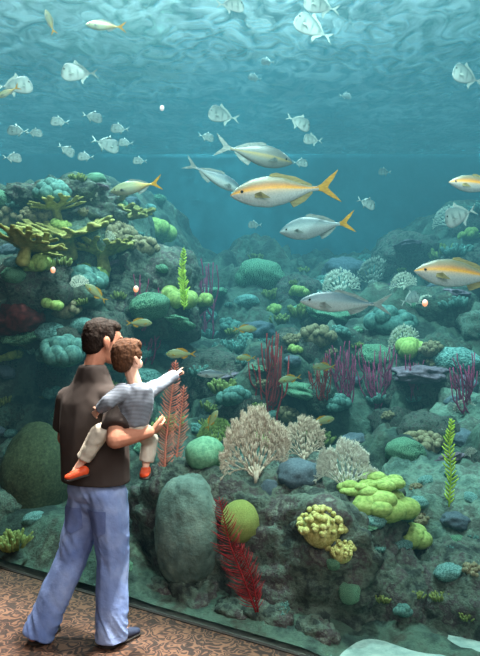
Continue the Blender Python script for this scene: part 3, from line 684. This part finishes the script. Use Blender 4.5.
def folds(a,f,zs_):
    return lambda c,n: a*noise.noise(Vector((c.x*f,c.y*f,c.z*zs_)))+a*.5*noise.noise(Vector((c.x*f*2.2,c.y*f*2.2,c.z*zs_*2+4)))
L=[E(M(92,383,.0),(.135,.080,.045),RB)+E(M(92,366,.0),(.080,.070,.012),RB),
   E(M(92,383,.0),(.135,.080,.045),RB)+E(M(92,402,0),(.212,.125,.085),RB),
   E(M(92,402,0),(.212,.125,.085),RB)+E(M(93,425,0),(.218,.146,.10),RB),
   E(M(93,425,0),(.218,.146,.10),RB)+[M(96,481,0)+RB@Vector((math.cos(t/24*6.283)*.210,math.sin(t/24*6.283)*.156,0)) for t in range(24)]]
for a,b_ in ((sL,eL),(sR,eR)):
    L+=[E(M(92,388,.0),(.09,.07,.045),RB)+E(a,.072),E(a,.074)+DISC(a.lerp(b_,.76),b_-a,.080)]
obj('t_shirt',blob('t_shirt',L,.007,m_shirt,12,O,folds(.007,5,4)),parent=man,label='dark brown short-sleeved cotton t-shirt')
hem=lambda hh,dd: hh+dd*.06
kL,kR=M(71,560,.05),M(113,560,-.045)
aL=hem(*fl)+Vector((0,0,.03)); aR=hem(*frr)+Vector((0,0,.03))
L=[E(M(96,470,0),(.175,.128,.06),RB)+E(M(97,492,0),(.178,.138,.07),RB),
   E(M(90,492,.04),(.108,.128,.08),RB)+E(M(83,520,.05),.102),E(M(107,492,-.04),(.108,.128,.08),RB)+E(M(110,520,-.05),.102),
   cap(M(83,520,.05),kL,.102,.088),cap(M(110,520,-.05),kR,.102,.088),
   E(kL,.088)+DISC(aL,kL-aL,.086),E(kR,.088)+DISC(aR,kR-aR,.086),E(M(97,503,0),(.11,.11,.07),RB)]
def jd_(c,n):
    z=c.z; k=max(0,1-abs(z-.10)/.16)+.5*max(0,1-abs(z-.52)/.12)+.5*max(0,1-abs(z-.82)/.10)
    w1=noise.noise(Vector((c.x*5+3,c.y*5,z*15+c.x*26)))
    return .006*noise.noise(Vector((c.x*5,c.y*5,z*4)))+.010*k*(.5-abs(w1)*2)+.004*noise.noise(Vector((c.x*9,c.y*9,z*10+c.x*18)))
jme=blob('jeans',L,.006,m_jean,6,O,jd_)
jeans=obj('jeans',jme,parent=man,label='loose faded blue denim jeans')
jb=BVHTree.FromPolygons([v.co.copy() for v in jme.vertices],[tuple(p.vertices) for p in jme.polygons])
def pocket(off):
    V=[];Fc=[];n=10
    for j in range(n+1):
        for i in range(n+1):
            u=(i/n-.5)*.125; v=.145*(j/n); 
            if j<3: v+= .03*abs(i/n-.5)*2*(1-j/3)
            p=M(97,509,0)-O+RB@Vector((off+u*(.85+.15*j/n),-.5,0))+Vector((0,0,v-.12))
            h=jb.ray_cast(p,RB@Vector((0,1,0)),1)
            q=(h[0] if h[0] is not None else p)+RB@Vector((0,-.007,0)); V.append(q)
    for j in range(n):
        for i in range(n):
            a=j*(n+1)+i; Fc.append((a,a+1,a+n+2,a+n+1))
    obj('pocket',mesh_of('pocket',V,Fc,m_jean2),parent=jeans,label='patch back pocket of the jeans')
pocket(-.085); pocket(.085)
def shoe(hh,dd,s,mu,parent,o,ms):
    sd=Vector((0,0,1)).cross(dd)
    f=lambda a,b_,z: hh+(dd*a+sd*b_)*s+Vector((0,0,z*s))
    up=[E(f(.045,0,.045),tuple(q*s for q in (.039,.039,.038)))+E(f(.15,0,.038),tuple(q*s for q in (.042,.042,.030))),E(f(.15,0,.038),tuple(q*s for q in (.042,.042,.030)))+E(f(.225,0,.026),tuple(q*s for q in (.038,.038,.018)))]
    so=[E(f(.045,0,.011),(.043*s,.043*s,.011*s))+E(f(.15,0,.011),(.046*s,.046*s,.011*s)),E(f(.15,0,.011),(.046*s,.046*s,.011*s))+E(f(.225,0,.011),(.042*s,.042*s,.011*s))]
    sh=obj('shoe',blob('shoe_upper',up,.006*max(s,.6),mu,2,o),parent=parent,label='low closed shoe')
    obj('sole',blob('sole',so,.005*max(s,.6),ms,1,o),parent=sh)
for hh,dd in (fl,frr): shoe(hh,dd,1.0,m_dshoe,man,O,m_sole)
def hairset(c,R,s,extra):
    f=lambda p,r: E(Vector(c)+R@Vector(p)*s,tuple(q*s for q in r),R)
    return [f((0,-.018,.048),(.082,.098,.083)),f((0,-.043,.02),(.079,.072,.09)),f((0,.035,.085),(.066,.06,.04)),f((0,-.053,-.03),(.067,.05,.05))]+[f(p,r) for p,r in extra]
hd=lambda a,f_: (lambda c,n: a*noise.noise(c*f_)+a*.6*noise.noise(c*f_*2.3))
obj('hair',blob('hair',hairset(hc,RH,1.04,[((.07,.015,.03),(.014,.02,.03)),((-.07,.015,.03),(.014,.02,.03))]),.004,m_hair,4,O,hd(.0024,100)),parent=man,label='short dark brown hair')
def eyes(c,R,s,par,o,y=.084,z=.018):
    for sg in (-1,1):
        p=Vector(c)+R@Vector((.031*sg,y,z))*s
        obj('eye',mesh_of('eye',[q*.0125*s for q in SP3[0]],SP3[1],m_white),p-o,parent=par)
        V=[q*.006*s for q in SP3[0]]; obj('pupil',mesh_of('pupil',V,SP3[1],m_eye),p-o+R@Vector((0,.0085,0))*s,parent=par)
eyes(hc,RH,1.06,man,O)
# ---- child
OC=M(131,428,-.2)
RC=Matrix.Rotation(math.radians(-40),3,'Z'); RCH=Matrix.Rotation(math.radians(-36),3,'Z')@Matrix.Rotation(math.radians(2),3,'X')
cc=M(128,359,-.22)
hipc,chc,shc=M(132,421,-.20),M(136,402,-.23),M(137,390,-.235)
L=face(cc,RCH,.78,True)
aS,aE,aW=M(149,391,-.22),M(165,382,-.14),M(175,375,-.08)
bS,bE,bW=M(123,391,-.28),M(109,402,-.33),M(99,410,-.29)
k1,an1=M(100,432,-.24),M(83,460,-.22)
k2,an2=M(150,440,-.05),M(146,463,-.07)
L+=[cap(M(136,387,-.23),M(131,371,-.22),.036,.036),E(shc,(.092,.055,.035),RC)+E(chc,(.082,.064,.06),RC),E(chc,(.082,.064,.06),RC)+E(hipc,(.082,.064,.05),RC),
    cap(aS,aE,.029,.024),cap(aE,aW,.024,.016),cap(bS,bE,.029,.024),cap(bE,bW,.024,.016),
    cap(M(122,426,-.18),k1,.043,.034),cap(k1,an1,.034,.023),cap(M(139,428,-.15),k2,.043,.034),cap(k2,an2,.034,.023),
    cap(an1,M(73,474,-.24),.021,.016),cap(an2,M(145,473,-.12),.021,.016)]
hand(L,aW,M(184,368,-.04)-aW,Vector((0,0,-1)),.46,(.02,1.1,1.2,1.25),thumb=1,rr=1.15)
hand(L,bW,M(91,418,-.24)-bW,Vector((.1,1,-.2)),.50,(.3,.35,.4,.5),thumb=-1,rr=1.1)
kid=obj('person',blob('child_body',L,.0032,m_skin2,2,OC),OC,label='toddler in grey striped shirt pointing from a man\'s arm',cat='person')
L=[E(shc+Vector((0,0,.008)),(.102,.064,.034),RC)+E(chc,(.102,.082,.05),RC),E(chc,(.102,.082,.05),RC)+E(hipc,(.106,.086,.045),RC),E(aS,.045)+E(aE,.037),E(aE,.037)+DISC(aE.lerp(aW,.95),aW-aE,.028),E(bS,.045)+E(bE,.037),E(bE,.037)+DISC(bE.lerp(bW,.95),bW-bE,.029),E(M(136,385,-.23),(.05,.045,.018),RC)]
obj('shirt',blob('shirt',L,.006,m_stripe,3,OC,folds(.008,14,10)),parent=kid,label='grey and white striped long-sleeved shirt')
L=[E(hipc+Vector((0,0,-.02)),(.096,.076,.042),RC),E(M(122,427,-.18),.053)+E(k1,.048),E(k1,.048)+DISC(k1.lerp(an1,.95),an1-k1,.042),E(M(139,428,-.15),.053)+E(k2,.047),E(k2,.047)+DISC(k2.lerp(an2,.95),an2-k2,.040)]
obj('trousers',blob('trousers',L,.006,m_khaki,3,OC,folds(.006,18,18)),parent=kid,label='light khaki cotton trousers')
def kshoe(h,toe):
    h=Vector(h); d=(Vector(toe)-h); 
    up=[E(h,(.028,.028,.028))+E(h+d*.55,(.028,.028,.025)),E(h+d*.55,(.028,.028,.025))+E(h+d,(.025,.025,.017))]
    so=[E(h+Vector((0,0,-.021)),(.031,.031,.009))+E(h+d+Vector((0,0,-.015)),(.028,.028,.009))]
    sh=obj('shoe',blob('kid_shoe',up,.005,m_redshoe,2,OC),parent=kid,label='small orange-red shoe'); obj('sole',blob('kid_sole',so,.005,m_sole,1,OC),parent=sh)
kshoe(M(84,471,-.24),M(69,477,-.27)); kshoe(M(146,470,-.08),M(144,475,-.16))
obj('hair',blob('hair',hairset(cc,RCH,.85,[((.078,.01,.03),(.014,.03,.035)),((-.078,.01,.03),(.014,.03,.035)),((0,.052,.072),(.058,.035,.03))]),.004,m_hair2,4,OC,hd(.003,90)),parent=kid,label='tousled brown hair')
eyes(cc,RCH,.78,kid,OC,.080,.006)

# ---------------------------------------------------------------- lights
def spot(loc,tgt,e,ang=120,colr=(1,1,1),size=.12,blend=.9):
    l=bpy.data.lights.new('tank_lamp','SPOT'); l.energy=e; l.spot_size=math.radians(ang); l.spot_blend=blend; l.color=colr; l.shadow_soft_size=size
    o=bpy.data.objects.new('tank_lamp',l); col.objects.link(o); o.location=loc; o.rotation_euler=(Vector(tgt)-Vector(loc)).to_track_quat('-Z','Y').to_euler(); return o
for s,e in ((-.8,4800),(1.6,9400),(3.2,8200)):
    spot(g(s,.3,6.6),g(s,1.6,.2),e,110,(1,.97,.87))
for x,y,e in ((-2.0,7.6,2900),(.4,8.0,7400),(3.0,8.0,5000),(0,10.5,6200)):
    spot((x,y,6.8),(x,y+.3,0),e,125,(.96,1,.98))
def area(loc,tgt,e,size,c):
    ar=bpy.data.lights.new('room_and_fill_light','AREA'); ar.energy=e; ar.size=size; ar.color=c
    ao=bpy.data.objects.new('room_and_fill_light',ar); col.objects.link(ao); ao.location=loc; ao.rotation_euler=(Vector(tgt)-ao.location).to_track_quat('-Z','Y').to_euler()
area((.4,-1.0,3.0),(-.8,3.8,.9),105,2.4,(1,.94,.87))
area((1.9,1.0,4.5),(.8,5.2,.4),160,1.4,(.94,1,.97))  # unseen fill, added to light the reef front through the window
w=bpy.data.worlds.new('world'); sc.world=w; w.use_nodes=True; nt=w.node_tree
nt.nodes['Background'].inputs[0].default_value=(0,0,0,1); nt.nodes['Background'].inputs[1].default_value=0
out=nt.nodes['World Output']
ge=nt.nodes.new('ShaderNodeNewGeometry')
dt=nt.nodes.new('ShaderNodeVectorMath'); dt.operation='DOT_PRODUCT'; dt.inputs[1].default_value=GN; nt.links.new(ge.outputs['Position'],dt.inputs[0])
gt=nt.nodes.new('ShaderNodeMath'); gt.operation='GREATER_THAN'; gt.inputs[1].default_value=G0.dot(GN)+.02; nt.links.new(dt.outputs['Value'],gt.inputs[0])
sx=nt.nodes.new('ShaderNodeSeparateXYZ'); nt.links.new(ge.outputs['Position'],sx.inputs[0])
lt=nt.nodes.new('ShaderNodeMath'); lt.operation='LESS_THAN'; lt.inputs[1].default_value=SURF; nt.links.new(sx.outputs['Z'],lt.inputs[0])
mk=nt.nodes.new('ShaderNodeMath'); mk.operation='MULTIPLY'; nt.links.new(gt.outputs[0],mk.inputs[0]); nt.links.new(lt.outputs[0],mk.inputs[1])
ab=nt.nodes.new('ShaderNodeVolumeAbsorption'); ab.inputs['Color'].default_value=(.76,.825,.835,1); nt.links.new(mk.outputs[0],ab.inputs['Density'])
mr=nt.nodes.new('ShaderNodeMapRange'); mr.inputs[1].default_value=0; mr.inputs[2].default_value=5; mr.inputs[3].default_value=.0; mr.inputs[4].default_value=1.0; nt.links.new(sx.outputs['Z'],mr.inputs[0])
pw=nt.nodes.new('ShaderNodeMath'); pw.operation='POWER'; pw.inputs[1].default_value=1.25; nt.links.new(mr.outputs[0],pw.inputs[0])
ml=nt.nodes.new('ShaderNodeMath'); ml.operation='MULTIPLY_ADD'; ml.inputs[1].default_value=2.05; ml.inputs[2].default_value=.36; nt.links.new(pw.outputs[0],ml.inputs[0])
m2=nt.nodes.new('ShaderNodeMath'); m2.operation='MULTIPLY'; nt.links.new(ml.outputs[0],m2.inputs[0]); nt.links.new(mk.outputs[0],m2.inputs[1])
em=nt.nodes.new('ShaderNodeEmission'); em.inputs[0].default_value=(.0074,.0272,.0325,1); nt.links.new(m2.outputs[0],em.inputs[1])  # water's own glow stands in for scattered light, stronger upward
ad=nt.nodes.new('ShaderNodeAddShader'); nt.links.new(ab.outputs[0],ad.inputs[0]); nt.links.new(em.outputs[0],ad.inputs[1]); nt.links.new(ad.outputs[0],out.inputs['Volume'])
try: w.cycles.volume_step_size=2.0
except Exception: pass
